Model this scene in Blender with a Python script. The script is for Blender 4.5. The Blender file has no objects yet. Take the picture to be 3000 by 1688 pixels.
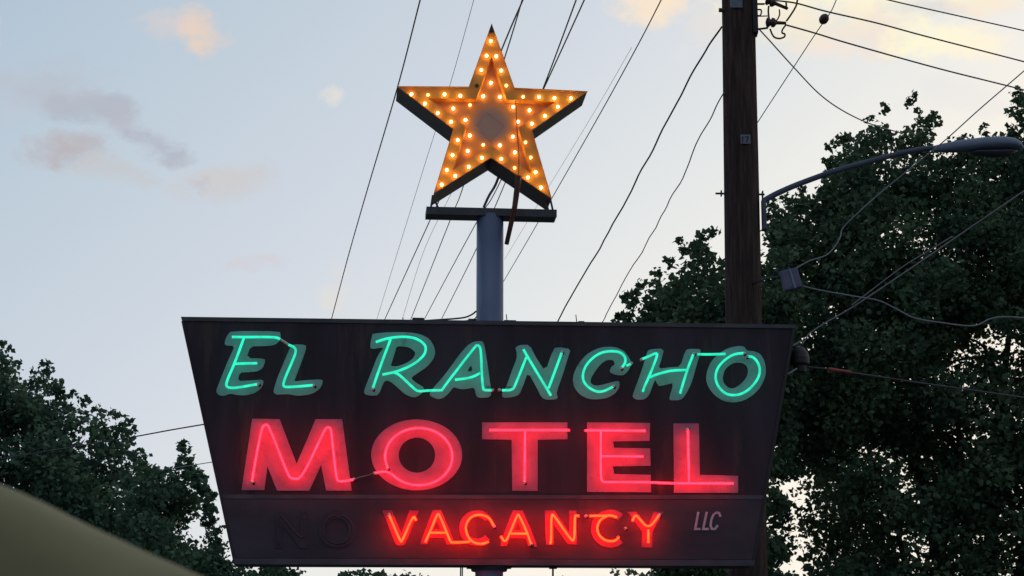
import bpy, bmesh, math, random
import numpy as np
from mathutils import Vector, noise
from mathutils.geometry import tessellate_polygon

random.seed(7)
S = bpy.context.scene
COL = S.collection
R = math.radians

# ------------------------------------------------------------------ camera
F = 6016.0            # focal length in photo pixels (3000 wide)
CX, CY = 1500.0, 844.0
PITCH = R(13.6)
CAM = Vector((0, 0, 1.6))
FWD = Vector((0, math.cos(PITCH), math.sin(PITCH)))
UP = Vector((0, -math.sin(PITCH), math.cos(PITCH)))
RIGHT = Vector((1, 0, 0))

def ray(px, py):
    return FWD + RIGHT * ((px - CX) / F) + UP * ((CY - py) / F)

def W(px, py, Y):
    d = ray(px, py)
    return CAM + d * ((Y - CAM.y) / d.y)

cam_d = bpy.data.cameras.new('camera')
cam_d.sensor_width = 36
cam_d.lens = 36 * F / 3000
cam_d.clip_start = 0.05
cam_d.clip_end = 3000
cam_d.dof.use_dof = True
cam_d.dof.focus_distance = 17.5
cam_d.dof.aperture_fstop = 19
cam = bpy.data.objects.new('camera', cam_d)
COL.objects.link(cam)
cam.location = CAM
cam.rotation_euler = (math.pi / 2 + PITCH, 0, 0)
S.camera = cam

# ------------------------------------------------------------------ tags
def tag(o, label=None, cat=None, group=None, kind=None):
    if label: o['label'] = label
    if cat: o['category'] = cat
    if group: o['group'] = group
    if kind: o['kind'] = kind
    return o

def empty(name, loc, rz=0):
    o = bpy.data.objects.new(name, None)
    COL.objects.link(o)
    o.location = loc
    o.rotation_euler = (0, 0, rz)
    o.empty_display_size = 0.1
    return o

# ------------------------------------------------------------------ materials
def newmat(name):
    m = bpy.data.materials.new(name)
    m.use_nodes = True
    return m, m.node_tree, m.node_tree.nodes['Principled BSDF']

def nd(nt, kind, **kw):
    n = nt.nodes.new(kind)
    for k, v in kw.items():
        if k in n.inputs.keys():
            n.inputs[k].default_value = v
        else:
            setattr(n, k, v)
    return n

def mat(name, c1, c2=None, rough=0.6, metal=0.0, scale=6.0, bump=0.0, detail=6, stretch=None, c3=None, spec=0.4, lo=0.35, hi=0.65):
    """two-tone noisy surface with optional bump; procedural"""
    m, nt, b = newmat(name)
    b.inputs['Roughness'].default_value = rough
    b.inputs['Metallic'].default_value = metal
    b.inputs['Specular IOR Level'].default_value = spec
    tc = nd(nt, 'ShaderNodeTexCoord')
    mp = nd(nt, 'ShaderNodeMapping')
    nt.links.new(tc.outputs['Object'], mp.inputs['Vector'])
    if stretch: mp.inputs['Scale'].default_value = stretch
    n = nd(nt, 'ShaderNodeTexNoise', Scale=scale, Detail=detail)
    nt.links.new(mp.outputs['Vector'], n.inputs['Vector'])
    r = nd(nt, 'ShaderNodeValToRGB')
    e = r.color_ramp.elements
    e[0].position = lo; e[0].color = (*c1, 1)
    e[1].position = hi; e[1].color = (*(c2 or c1), 1)
    if c3:
        k = r.color_ramp.elements.new((lo + hi) / 2); k.color = (*c3, 1)
    nt.links.new(n.outputs['Fac'], r.inputs['Fac'])
    nt.links.new(r.outputs['Color'], b.inputs['Base Color'])
    if bump:
        n2 = nd(nt, 'ShaderNodeTexNoise', Scale=scale * 5, Detail=8)
        nt.links.new(mp.outputs['Vector'], n2.inputs['Vector'])
        bp = nd(nt, 'ShaderNodeBump', Strength=bump, Distance=0.02)
        nt.links.new(n2.outputs['Fac'], bp.inputs['Height'])
        nt.links.new(bp.outputs['Normal'], b.inputs['Normal'])
    return m

def glow(name, col, strength):
    m, nt, b = newmat(name)
    b.inputs['Base Color'].default_value = (0.08, 0.08, 0.08, 1)
    b.inputs['Roughness'].default_value = 0.2
    # gas column is a little uneven along the tube
    tc = nd(nt, 'ShaderNodeTexCoord')
    n = nd(nt, 'ShaderNodeTexNoise', Scale=14.0, Detail=2)
    nt.links.new(tc.outputs['Object'], n.inputs['Vector'])
    mr = nd(nt, 'ShaderNodeMapRange')
    mr.inputs['From Min'].default_value = 0.3; mr.inputs['From Max'].default_value = 0.7
    mr.inputs['To Min'].default_value = strength * 0.8; mr.inputs['To Max'].default_value = strength * 1.2
    nt.links.new(n.outputs['Fac'], mr.inputs['Value'])
    b.inputs['Emission Color'].default_value = (*col, 1)
    nt.links.new(mr.outputs['Result'], b.inputs['Emission Strength'])
    return m

def leafmat(name, c1, c2):
    m, nt, b = newmat(name)
    tc = nd(nt, 'ShaderNodeTexCoord')
    n = nd(nt, 'ShaderNodeTexNoise', Scale=1.6, Detail=5)
    nt.links.new(tc.outputs['Object'], n.inputs['Vector'])
    r = nd(nt, 'ShaderNodeValToRGB')
    e = r.color_ramp.elements
    e[0].position = 0.35; e[0].color = (*c1, 1)
    e[1].position = 0.68; e[1].color = (*c2, 1)
    nt.links.new(n.outputs['Fac'], r.inputs['Fac'])
    nt.links.new(r.outputs['Color'], b.inputs['Base Color'])
    b.inputs['Roughness'].default_value = 0.6
    b.inputs['Specular IOR Level'].default_value = 0.08
    tr = nd(nt, 'ShaderNodeBsdfTranslucent')
    nt.links.new(r.outputs['Color'], tr.inputs['Color'])
    mx = nd(nt, 'ShaderNodeMixShader'); mx.inputs[0].default_value = 0.22
    out = nt.nodes['Material Output']
    nt.links.new(b.outputs[0], mx.inputs[1]); nt.links.new(tr.outputs[0], mx.inputs[2])
    nt.links.new(mx.outputs[0], out.inputs['Surface'])
    return m

M = {}
M['cabinet'] = mat('cabinet_paint', (0.018, 0.0125, 0.020), (0.044, 0.031, 0.044), c3=(0.030, 0.021, 0.031), rough=0.62, scale=1.8, bump=0.10, stretch=(2.2, 1, 0.35), lo=0.3, hi=0.7, spec=0.25)
M['lowerpanel'] = mat('lower_panel_paint', (0.038, 0.031, 0.042), (0.062, 0.049, 0.063), rough=0.6, scale=2.5, bump=0.08, stretch=(0.5, 1, 1.5), spec=0.25)
M['lip'] = mat('edge_trim_metal', (0.045, 0.045, 0.06), (0.075, 0.07, 0.085), rough=0.5, scale=5, bump=0.1, spec=0.3)
M['greenpaint'] = mat('green_letter_paint', (0.17, 0.42, 0.37), (0.23, 0.50, 0.46), rough=0.7, scale=7, spec=0.2, bump=0.05)
M['redpaint'] = mat('pink_letter_paint', (0.30, 0.13, 0.19), (0.38, 0.16, 0.235), rough=0.7, scale=7, spec=0.2, bump=0.05)
M['vacpaint'] = mat('faded_red_letter_paint', (0.16, 0.06, 0.09), (0.22, 0.09, 0.12), rough=0.7, scale=9, spec=0.2)
M['nopaint'] = mat('faded_dark_letter_paint', (0.037, 0.030, 0.041), (0.060, 0.047, 0.061), rough=0.6, scale=3, spec=0.2)
M['white'] = mat('faded_white_paint', (0.42, 0.36, 0.42), (0.55, 0.5, 0.55), rough=0.7, scale=20, spec=0.2)
M['green'] = glow('green_neon', (0.012, 1.0, 0.60), 0.95)
M['green_hot'] = M['green']
M['red'] = glow('pink_red_neon', (1.0, 0.0046, 0.0115), 19.0)
M['orange'] = glow('orange_neon', (1.0, 0.0045, 0.0004), 50.0)
M['dead'] = mat('unlit_tube_glass', (0.036, 0.032, 0.042), (0.05, 0.044, 0.055), rough=0.5, spec=0.2)
M['electrode'] = mat('electrode_glass', (0.55, 0.6, 0.55), (0.7, 0.75, 0.7), rough=0.35)
M['blackcap'] = mat('black_rubber', (0.012, 0.012, 0.013), (0.02, 0.02, 0.02), rough=0.6)
M['bluepole'] = mat('blue_grey_pole_paint', (0.085, 0.125, 0.215), (0.125, 0.175, 0.285), rough=0.45, scale=3, bump=0.06, stretch=(1, 1, 0.4))
M['darksteel'] = mat('dark_steel', (0.035, 0.04, 0.048), (0.06, 0.062, 0.07), rough=0.55, scale=8, bump=0.1)
M['brownsteel'] = mat('brown_steel', (0.06, 0.028, 0.022), (0.10, 0.045, 0.035), rough=0.7, scale=9, bump=0.1)
M['wire'] = mat('weathered_cable', (0.035, 0.037, 0.042), (0.07, 0.072, 0.078), rough=0.6, scale=3)
M['wiregrey'] = mat('bare_grey_cable', (0.17, 0.175, 0.18), (0.24, 0.24, 0.24), rough=0.6, scale=3)
M['wirepale'] = mat('thin_pale_cable', (0.25, 0.26, 0.28), (0.3, 0.3, 0.32), rough=0.6, scale=3)
M['wood'] = mat('creosote_wood', (0.040, 0.028, 0.025), (0.092, 0.062, 0.054), c3=(0.060, 0.042, 0.037), rough=0.9, scale=5, bump=0.9, stretch=(6, 6, 0.5), spec=0.1)
M['lamp'] = mat('grey_lamp_paint', (0.12, 0.16, 0.22), (0.17, 0.21, 0.28), rough=0.55, scale=3)
M['lamparm'] = mat('dark_arm_paint', (0.055, 0.068, 0.10), (0.08, 0.095, 0.13), rough=0.6, scale=5, bump=0.05)
M['lampglass'] = mat('lamp_lens', (0.05, 0.06, 0.08), (0.06, 0.07, 0.09), rough=0.4)
M['greybox'] = mat('grey_box_plastic', (0.07, 0.08, 0.13), (0.11, 0.12, 0.18), rough=0.5, scale=6)
M['red_sleeve'] = mat('red_plastic', (0.25, 0.03, 0.03), (0.33, 0.05, 0.04), rough=0.5)
M['porcelain'] = mat('brown_porcelain', (0.05, 0.03, 0.028), (0.08, 0.045, 0.04), rough=0.3)
M['tagmetal'] = mat('aluminium_tag', (0.10, 0.12, 0.16), (0.16, 0.18, 0.22), rough=0.5, scale=30)
M['bark'] = mat('bark', (0.03, 0.024, 0.02), (0.07, 0.055, 0.045), rough=0.95, scale=8, bump=0.8, stretch=(4, 4, 0.8), spec=0.1)
M['leaf_a'] = leafmat('oak_leaves', (0.050, 0.092, 0.058), (0.098, 0.155, 0.076))
M['leaf_b'] = leafmat('dark_leaves', (0.050, 0.105, 0.074), (0.105, 0.180, 0.102))
M['leaf_c'] = leafmat('loose_leaves', (0.07, 0.10, 0.06), (0.16, 0.19, 0.10))
M['mirror_paint'] = mat('olive_car_paint', (0.16, 0.15, 0.075), (0.22, 0.20, 0.11), rough=0.75, scale=9, spec=0.1)
M['rim_plastic'] = mat('grey_trim_plastic', (0.12, 0.13, 0.12), (0.15, 0.16, 0.15), rough=0.5)
M['glass'] = mat('mirror_silver', (0.7, 0.7, 0.7), (0.75, 0.75, 0.75), rough=0.03, metal=1)
M['ground'] = mat('asphalt', (0.04, 0.04, 0.042), (0.065, 0.063, 0.06), rough=0.9, scale=0.7, bump=0.4)

def star_mat(name='orange_star_enamel', ca=(0.80, 0.26, 0.030), cb=(0.90, 0.38, 0.035)):
    m, nt, b = newmat(name)
    tc = nd(nt, 'ShaderNodeTexCoord')
    n = nd(nt, 'ShaderNodeTexNoise', Scale=5.0, Detail=6)
    nt.links.new(tc.outputs['Object'], n.inputs['Vector'])
    r = nd(nt, 'ShaderNodeValToRGB')
    e = r.color_ramp.elements
    e[0].position = 0.32; e[0].color = (*ca, 1)
    e[1].position = 0.62; e[1].color = (*cb, 1)
    nt.links.new(n.outputs['Fac'], r.inputs['Fac'])
    # soft-edged grey-brown disc in the middle of the star
    sub = nd(nt, 'ShaderNodeVectorMath', operation='SUBTRACT')
    sub.inputs[1].default_value = STAR_C
    nt.links.new(tc.outputs['Object'], sub.inputs[0])
    fl = nd(nt, 'ShaderNodeVectorMath', operation='MULTIPLY')
    fl.inputs[1].default_value = (1, 0, 1)
    nt.links.new(sub.outputs[0], fl.inputs[0])
    ln = nd(nt, 'ShaderNodeVectorMath', operation='LENGTH')
    nt.links.new(fl.outputs[0], ln.inputs[0])
    mr = nd(nt, 'ShaderNodeMapRange', interpolation_type='SMOOTHSTEP')
    mr.inputs['From Min'].default_value = 0.10; mr.inputs['From Max'].default_value = 0.20
    mr.inputs['To Min'].default_value = 1.0; mr.inputs['To Max'].default_value = 0.0
    nt.links.new(ln.outputs['Value'], mr.inputs['Value'])
    mx = nd(nt, 'ShaderNodeMix', data_type='RGBA')
    nt.links.new(mr.outputs['Result'], mx.inputs['Factor'])
    nt.links.new(r.outputs['Color'], mx.inputs['A'])
    mx.inputs['B'].default_value = (0.42, 0.27, 0.22, 1)
    nt.links.new(mx.outputs['Result'], b.inputs['Base Color'])
    b.inputs['Roughness'].default_value = 0.5
    return m

def weather(m, col, thr, stretch, scale, amount=0.8):
    """flaking / rust blotches mixed over the base colour"""
    nt = m.node_tree; b = nt.nodes['Principled BSDF']
    src = b.inputs['Base Color'].links[0].from_socket
    tc = nd(nt, 'ShaderNodeTexCoord'); mp = nd(nt, 'ShaderNodeMapping')
    mp.inputs['Scale'].default_value = stretch; mp.inputs['Location'].default_value = (3.1, 1.7, 5.2)
    nt.links.new(tc.outputs['Object'], mp.inputs['Vector'])
    n = nd(nt, 'ShaderNodeTexNoise', Scale=scale, Detail=9, Roughness=0.65)
    nt.links.new(mp.outputs['Vector'], n.inputs['Vector'])
    mr = nd(nt, 'ShaderNodeMapRange'); nt.links.new(n.outputs['Fac'], mr.inputs['Value'])
    mr.inputs['From Min'].default_value = thr; mr.inputs['From Max'].default_value = thr + 0.09
    mr.inputs['To Max'].default_value = amount
    mx = nd(nt, 'ShaderNodeMix', data_type='RGBA')
    nt.links.new(mr.outputs['Result'], mx.inputs['Factor']); nt.links.new(src, mx.inputs['A'])
    mx.inputs['B'].default_value = (*col, 1)
    nt.links.new(mx.outputs['Result'], b.inputs['Base Color'])
weather(M['cabinet'], (0.058, 0.040, 0.038), 0.57, (3.0, 1, 0.4), 1.6, 0.75)
weather(M['lowerpanel'], (0.085, 0.06, 0.06), 0.58, (2.0, 1, 0.5), 2.0, 0.4)
weather(M['greenpaint'], (0.10, 0.16, 0.16), 0.60, (1, 1, 1), 6.0, 0.5)
weather(M['redpaint'], (0.17, 0.10, 0.12), 0.60, (1, 1, 1), 5.0, 0.5)
weather(M['bluepole'], (0.06, 0.06, 0.075), 0.56, (2, 2, 0.5), 3.0, 0.6)
weather(M['lamp'], (0.07, 0.08, 0.10), 0.58, (1, 1, 1), 6.0, 0.5)

# ------------------------------------------------------------------ mesh helpers
def link(name, me, m, parent=None, smooth=False):
    o = bpy.data.objects.new(name, me)
    COL.objects.link(o)
    if m is not None:
        for mm in (m if isinstance(m, (list, tuple)) else [m]):
            me.materials.append(mm)
    if parent is not None: o.parent = parent
    if smooth:
        for p in me.polygons: p.use_smooth = True
    return o

def from_bm(name, bm, m, parent=None, smooth=False):
    bmesh.ops.recalc_face_normals(bm, faces=bm.faces)
    me = bpy.data.meshes.new(name)
    bm.to_mesh(me); bm.free()
    return link(name, me, m, parent, smooth)

def catmull(pts, n=6, closed=False):
    pts = [Vector(p) for p in pts]
    out = []
    N = len(pts)
    rng = range(N) if closed else range(N - 1)
    for i in rng:
        p1, p2 = pts[i], pts[(i + 1) % N]
        p0 = pts[i - 1] if (closed or i > 0) else p1 * 2 - p2
        p3 = pts[(i + 2) % N] if (closed or i + 2 < N) else p2 * 2 - p1
        for k in range(n):
            t = k / n
            out.append(0.5 * ((2 * p1) + (p2 - p0) * t + (2 * p0 - 5 * p1 + 4 * p2 - p3) * t * t + (3 * p1 - p0 - 3 * p2 + p3) * t ** 3))
    if not closed: out.append(pts[-1])
    return out

def chaikin(pts, it=1, closed=True, q=0.25):
    for _ in range(it):
        o = []
        N = len(pts)
        if not closed: o.append(pts[0])
        for i in range(N if closed else N - 1):
            a, b = Vector(pts[i]), Vector(pts[(i + 1) % N])
            o.append(a * (1 - q) + b * q); o.append(a * q + b * (1 - q))
        if not closed: o.append(pts[-1])
        pts = o
    return pts

def tube(bm, pts, rad, seg=8, cap=True):
    pts = [Vector(p) for p in pts]
    q = [pts[0]]
    for p in pts[1:]:
        if (p - q[-1]).length > 1e-5: q.append(p)
    pts = q
    n = len(pts)
    rings = []
    t0 = (pts[1] - pts[0]).normalized()
    ref = Vector((0, 0, 1)) if abs(t0.z) < 0.9 else Vector((0, 1, 0))
    nrm = t0.cross(ref).normalized()
    for i, p in enumerate(pts):
        if i == 0: t = pts[1] - pts[0]
        elif i == n - 1: t = pts[-1] - pts[-2]
        else: t = (pts[i + 1] - p).normalized() + (p - pts[i - 1]).normalized()
        t.normalize()
        nrm = (nrm - t * nrm.dot(t))
        if nrm.length < 1e-6: nrm = t.orthogonal()
        nrm.normalize()
        bi = t.cross(nrm)
        r = rad(i / (n - 1)) if callable(rad) else rad
        rings.append([bm.verts.new(p + (nrm * math.cos(a) + bi * math.sin(a)) * r) for a in [2 * math.pi * k / seg for k in range(seg)]])
    for a, b in zip(rings, rings[1:]):
        for k in range(seg):
            bm.faces.new((a[k], a[(k + 1) % seg], b[(k + 1) % seg], b[k]))
    if cap:
        bm.faces.new(rings[0][::-1]); bm.faces.new(rings[-1])

def box(bm, c, s, rot=None, bev=0.0):
    r = bmesh.ops.create_cube(bm, size=1)
    vs = r['verts']
    for v in vs:
        v.co = Vector((v.co.x * s[0], v.co.y * s[1], v.co.z * s[2]))
    if bev:
        es = list({e for v in vs for e in v.link_edges})
        rr = bmesh.ops.bevel(bm, geom=es, offset=bev, segments=2, affect='EDGES', profile=0.7)
        vs = list({v for f in rr['faces'] for v in f.verts} | {v for v in vs if v.is_valid})
    for v in vs:
        co = v.co
        if rot is not None: co = rot @ co
        v.co = co + Vector(c)

def lathe(bm, c, prof, axis='z', seg=20, M3=None):
    rings = []
    for (r, h) in prof:
        ring = []
        for k in range(seg):
            a = 2 * math.pi * k / seg
            v = Vector((r * math.cos(a), r * math.sin(a), h))
            if axis == 'y': v = Vector((v.x, -v.z, v.y))
            if axis == 'x': v = Vector((v.z, v.x, v.y))
            if M3 is not None: v = M3 @ v
            ring.append(bm.verts.new(v + Vector(c)))
        rings.append(ring)
    for a, b in zip(rings, rings[1:]):
        for k in range(seg):
            bm.faces.new((a[k], a[(k + 1) % seg], b[(k + 1) % seg], b[k]))
    bm.faces.new(rings[0][::-1]); bm.faces.new(rings[-1])

def plate(bm, loops, yf, yb):
    """loops: [outer, hole..] lists of (x,z); front at y=yf, back at yb"""
    loops = [[Vector((p[0], p[1], 0)) for p in L] for L in loops]
    flat = [p for L in loops for p in L]
    tris = tessellate_polygon(loops)
    fv = [bm.verts.new((p.x, yf, p.y)) for p in flat]
    bv = [bm.verts.new((p.x, yb, p.y)) for p in flat]
    for t in tris:
        try:
            bm.faces.new([fv[i] for i in t]); bm.faces.new([bv[i] for i in t[::-1]])
        except ValueError: pass
    k = 0
    for L in loops:
        n = len(L)
        for i in range(n):
            a, b = k + i, k + (i + 1) % n
            bm.faces.new((fv[a], fv[b], bv[b], bv[a]))
        k += n

def ribbon(path, w):
    """closed outline around an open 2D path"""
    path = [Vector((p[0], p[1])) for p in path]
    L, Rr = [], []
    n = len(path)
    for i, p in enumerate(path):
        if i == 0: t = path[1] - path[0]
        elif i == n - 1: t = path[-1] - path[-2]
        else: t = (path[i + 1] - p).normalized() + (p - path[i - 1]).normalized()
        t.normalize()
        nn = Vector((-t.y, t.x))
        k = 1.0
        if 0 < i < n - 1:
            k = 1 / max(0.5, abs(t.dot((p - path[i - 1]).normalized())))
        L.append(p + nn * w * k); Rr.append(p - nn * w * k)
    return L + Rr[::-1]

# ------------------------------------------------------------------ sign frame
YAW = R(5.0)
Q = W(1434, 1290, 17.0); Q.z = 0
UX = Vector((math.cos(YAW), math.sin(YAW), 0))
UN = Vector((-math.sin(YAW), math.cos(YAW), 0))   # away from the camera

def SG(px, py, y=0.0):
    """photo pixel -> (x, z) in the sign's own frame on its plane local y"""
    d = ray(px, py)
    t = ((Q + UN * y - CAM).dot(UN)) / d.dot(UN)
    w = CAM + d * t - Q
    return (w.dot(UX), w.z)

def SG3(px, py, y=0.0):
    a = SG(px, py, y)
    return Vector((a[0], y, a[1]))

def Z(ox, oy, s):
    return lambda p: (ox + p[0] / s, oy + p[1] / s)

sign = empty('motel_sign', Q, YAW)
tag(sign, 'tall dark trapezoid neon motel sign with green, pink and orange letters on a blue-grey pole', 'sign')

YF = -0.165      # cabinet face
YB = 0.115
# ---- cabinet
cab_px = [(532, 930), (1400, 942.5), (2330, 953), (2208, 1656), (684, 1651)]
face = [SG(p[0], p[1], YF) for p in cab_px]
bm = bmesh.new(); plate(bm, [face], YF, YB)
cabinet = from_bm('cabinet', bm, M['cabinet'], sign)
# edge trims (raised lip) and seam
def strip(a, b, c, d, y0, y1):
    bm = bmesh.new()
    plate(bm, [[SG(a[0], a[1], y0), SG(b[0], b[1], y0), SG(c[0], c[1], y0), SG(d[0], d[1], y0)]], y0, y1)
    return bm
from_bm('edge_trim', strip((530, 928), (2333, 951), (2331, 962), (533, 940), YF - 0.012, YF + 0.03), M['darksteel'], sign)
from_bm('edge_trim', strip((683, 1636), (2211, 1641), (2209, 1658), (686, 1653), YF - 0.014, YF + 0.03), M['lip'], sign)
from_bm('edge_trim', strip((531, 941), (538, 941), (690, 1635), (682, 1635), YF - 0.010, YF + 0.03), M['cabinet'], sign)
from_bm('edge_trim', strip((2322, 963), (2331, 963), (2213, 1640), (2204, 1640), YF - 0.010, YF + 0.03), M['blackcap'], sign)  # right trim darkened by its colour, to hold down the sky light it catches
from_bm('seam_strip', strip((643, 1449), (2240, 1451), (2238, 1463), (645, 1461), YF - 0.006, YF + 0.01), M['lip'], sign)
lp = [SG(*p, YF - 0.003) for p in [(647, 1462.5), (2237, 1464.5), (2207, 1639.5), (686, 1634.5)]]
bm = bmesh.new(); plate(bm, [lp], YF - 0.003, YF + 0.01)
from_bm('lower_panel', bm, M['lowerpanel'], sign)
# small mounting blocks and studs along the top
for (x0, x1, y0, y1) in ((1208, 1242, 931, 945), (1268, 1300, 936, 946), (1372, 1396, 934, 948), (1476, 1512, 938, 948), (1694, 1712, 941, 950)):
    bm = bmesh.new()
    a = SG3(x0, y0, -0.1); b = SG3(x1, y1, -0.1)
    box(bm, ((a.x + b.x) / 2, -0.05, (a.z + b.z) / 2), (abs(b.x - a.x), 0.12, abs(a.z - b.z)), bev=0.004)
    from_bm('mounting_block', bm, M['blackcap'], sign)
for (x, y0) in ((1483, 921), (1687, 922), (1180, 930)):
    bm = bmesh.new()
    a = SG3(x, y0, -0.1); b = SG3(x + 3, 948, -0.1)
    tube(bm, [a, b], 0.004, 6)
    from_bm('stud', bm, M['blackcap'], sign)
# hanging rods and brackets under the cabinet
for (x, r_) in ((1350, 0.006), (1355, 0.005), (1620, 0.008)):
    bm = bmesh.new()
    a = SG3(x, 1655, -0.02); b = Vector((a.x - 0.005, -0.02, a.z - 0.55))
    tube(bm, [a, b], r_, 6)
    from_bm('hanger_rod', bm, M['darksteel'], sign)
for (x0, x1) in ((1368, 1392), (1478, 1498), (1610, 1632)):
    bm = bmesh.new()
    a = SG3(x0, 1656, 0.0); b = SG3(x1, 1672, 0.0)
    box(bm, ((a.x + b.x) / 2, 0.0, (a.z + b.z) / 2 + 0.01), (abs(b.x - a.x), 0.1, 0.03), bev=0.004)
    from_bm('bracket', bm, M['darksteel'], sign)

# ---- pole
rp = 0.1155
top = SG3(1434, 634, 0).z
bm = bmesh.new()
lathe(bm, (0, 0, 0), [(0.22, 0), (0.22, 0.02), (rp, 0.025), (rp, top)], seg=40)
pole = from_bm('pole', bm, M['bluepole'], sign, smooth=False)
for p in pole.data.polygons: p.use_smooth = len(p.vertices) == 4
bm = bmesh.new()
cb = SG3(1434, 1656, 0).z
lathe(bm, (0, 0, 0), [(rp + 0.03, cb - 0.05), (rp + 0.06, cb + 0.03)], seg=32)
from_bm('pole_collar', bm, M['darksteel'], sign)

# ---- cross beam carrying the star
bl, br = SG3(1249, 609, -0.10), SG3(1631, 619, -0.10)
bm = bmesh.new()
zc = (bl.z + br.z) / 2
box(bm, ((bl.x + br.x) / 2, 0.0, zc - 0.022), (br.x - bl.x, 0.20, 0.055), bev=0.003)
box(bm, ((bl.x + br.x) / 2, -0.104, zc - 0.022), (br.x - bl.x, 0.008, 0.066))
from_bm('cross_beam', bm, M['darksteel'], sign)

# ---- brace and cables by the star
bm = bmesh.new()
a = SG3(1520, 515, -0.235); b = SG3(1508, 606, -0.20); c = SG3(1484, 716, -0.05)
tube(bm, [a, b, c], lambda t: 0.027 - 0.008 * t, 6)
from_bm('brace', bm, M['brownsteel'], sign)
bm = bmesh.new()
tube(bm, catmull([SG3(1462, 515, -0.05), SG3(1450, 545, -0.08), SG3(1432, 575, -0.09), SG3(1417, 608, -0.09)]), 0.011, 6)
from_bm('cable', bm, M['wire'], sign)
bm = bmesh.new()
tube(bm, catmull([SG3(1395, 912, -0.11), SG3(1382, 922, -0.12), SG3(1362, 930, -0.12), SG3(1330, 934, -0.12), SG3(1285, 937, -0.12), SG3(1240, 940, -0.1)]), 0.008, 6)
tube(bm, catmull([SG3(1398, 926, -0.11), SG3(1386, 936, -0.12), SG3(1352, 941, -0.12), SG3(1320, 943, -0.12)]), 0.005, 6)
from_bm('cable', bm, M['wire'], sign)
bm = bmesh.new()
tube(bm, catmull([SG3(1511, 295, -0.2), SG3(1515, 380, -0.23), SG3(1520, 455, -0.24), SG3(1518, 530, -0.24), SG3(1510, 600, -0.22)]), 0.004, 5)
from_bm('cable', bm, M['brownsteel'], sign)

# ---- letters
YP = YF - 0.006     # painted letter face
YT = YF - 0.085     # tube axis
ZA = Z(620, 950, 6.3); ZB = Z(1060, 950, 6.3); ZC = Z(1260, 980, 6.3); ZD = Z(1450, 980, 6.3); ZE = Z(1670, 980, 6.3); ZF = Z(1840, 980, 6.1333)
ZG = Z(650, 1180, 3.22); ZH = Z(1400, 1180, 3.22); ZI = Z(1100, 1480, 6.44); ZJ = Z(1450, 1480, 5.152)

def letter(label, z, loops, tubes, paint, gas, it=1, rt=0.0085, ends=(), yp=None, smooth_t=True, holes_it=2):
    yp = YP if yp is None else yp
    bm = bmesh.new()
    LL = []
    for k, L in enumerate(loops):
        pts = [Vector(z(p)) for p in L]
        if it: pts = chaikin(pts, it if k == 0 else holes_it, True, 0.22)
        LL.append([SG(p[0], p[1], yp) for p in pts])
    plate(bm, LL, yp, YF + 0.003)
    lt = from_bm('letter', bm, paint, sign)
    lt['label'] = label
    for T in tubes:
        g = gas
        if isinstance(T, tuple) and T[0] == 'dark':
            T = T[1]; g = M['electrode']
        pts = [Vector(z(p)) for p in T]
        pts = chaikin(pts, 2, False, 0.25) if len(pts) > 2 else pts
        P = [SG3(p[0], p[1], YT) for p in pts]
        bm = bmesh.new(); tube(bm, P, rt, 10)
        from_bm('neon_tube', bm, g, lt, smooth=True)
    for e in ends:
        p = z(e)
        a = SG3(p[0], p[1], YT)
        bm = bmesh.new()
        lathe(bm, (a.x, YT - 0.004, a.z), [(0.003, 0.016), (0.010, 0.013), (0.012, 0.006), (0.012, -0.03)], axis='y', seg=12)
        from_bm('electrode', bm, M['electrode'], lt, smooth=True)
        bm = bmesh.new()
        lathe(bm, (a.x + 0.012, YT + 0.02, a.z - 0.006), [(0.011, 0.01), (0.012, 0.0), (0.012, -0.02)], axis='y', seg=10)
        from_bm('tube_support', bm, M['blackcap'], lt, smooth=True)
    return lt

gp, gg = M['greenpaint'], M['green']
GR = 0.0105
letter('green neon letter E of EL', ZA, [[(370,125),(1260,130),(1275,200),(1270,290),(1200,360),(1120,395),(960,405),(720,405),(640,625),(980,635),(985,700),(940,810),(850,870),(700,885),(520,890),(480,1050),(700,1040),(950,1020),(955,1100),(900,1200),(780,1280),(620,1315),(480,1310),(340,1280),(230,1325),(130,1310),(80,1240),(110,1150),(250,800),(340,590),(430,400),(240,390),(245,300),(300,190)]],
       [[(375,235),(560,238),(1180,235),(1260,275)], [(600,240),(430,710),(270,1070),(275,1160),(380,1180),(520,1165),(850,1105)], [(430,730),(840,720)]], gp, gg, rt=GR, ends=[(860,1105)])
letter('green neon letter L of EL', ZA, [[(1480,370),(1745,380),(1740,470),(1680,640),(1560,960),(1520,1060),(1700,1035),(2045,1015),(2050,1090),(1990,1200),(1850,1290),(1600,1325),(1420,1290),(1300,1295),(1200,1300),(1140,1260),(1150,1190),(1210,1000),(1270,850),(1440,450)]],
       [('dark', [(1262,277),(1340,325),(1420,380)]), [(1420,380),(1530,425),(1560,500),(1510,640),(1330,1050),(1320,1155),(1420,1160),(1600,1150),(1870,1125)]], gp, gg, rt=GR, ends=[(1885,1130)])
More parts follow.
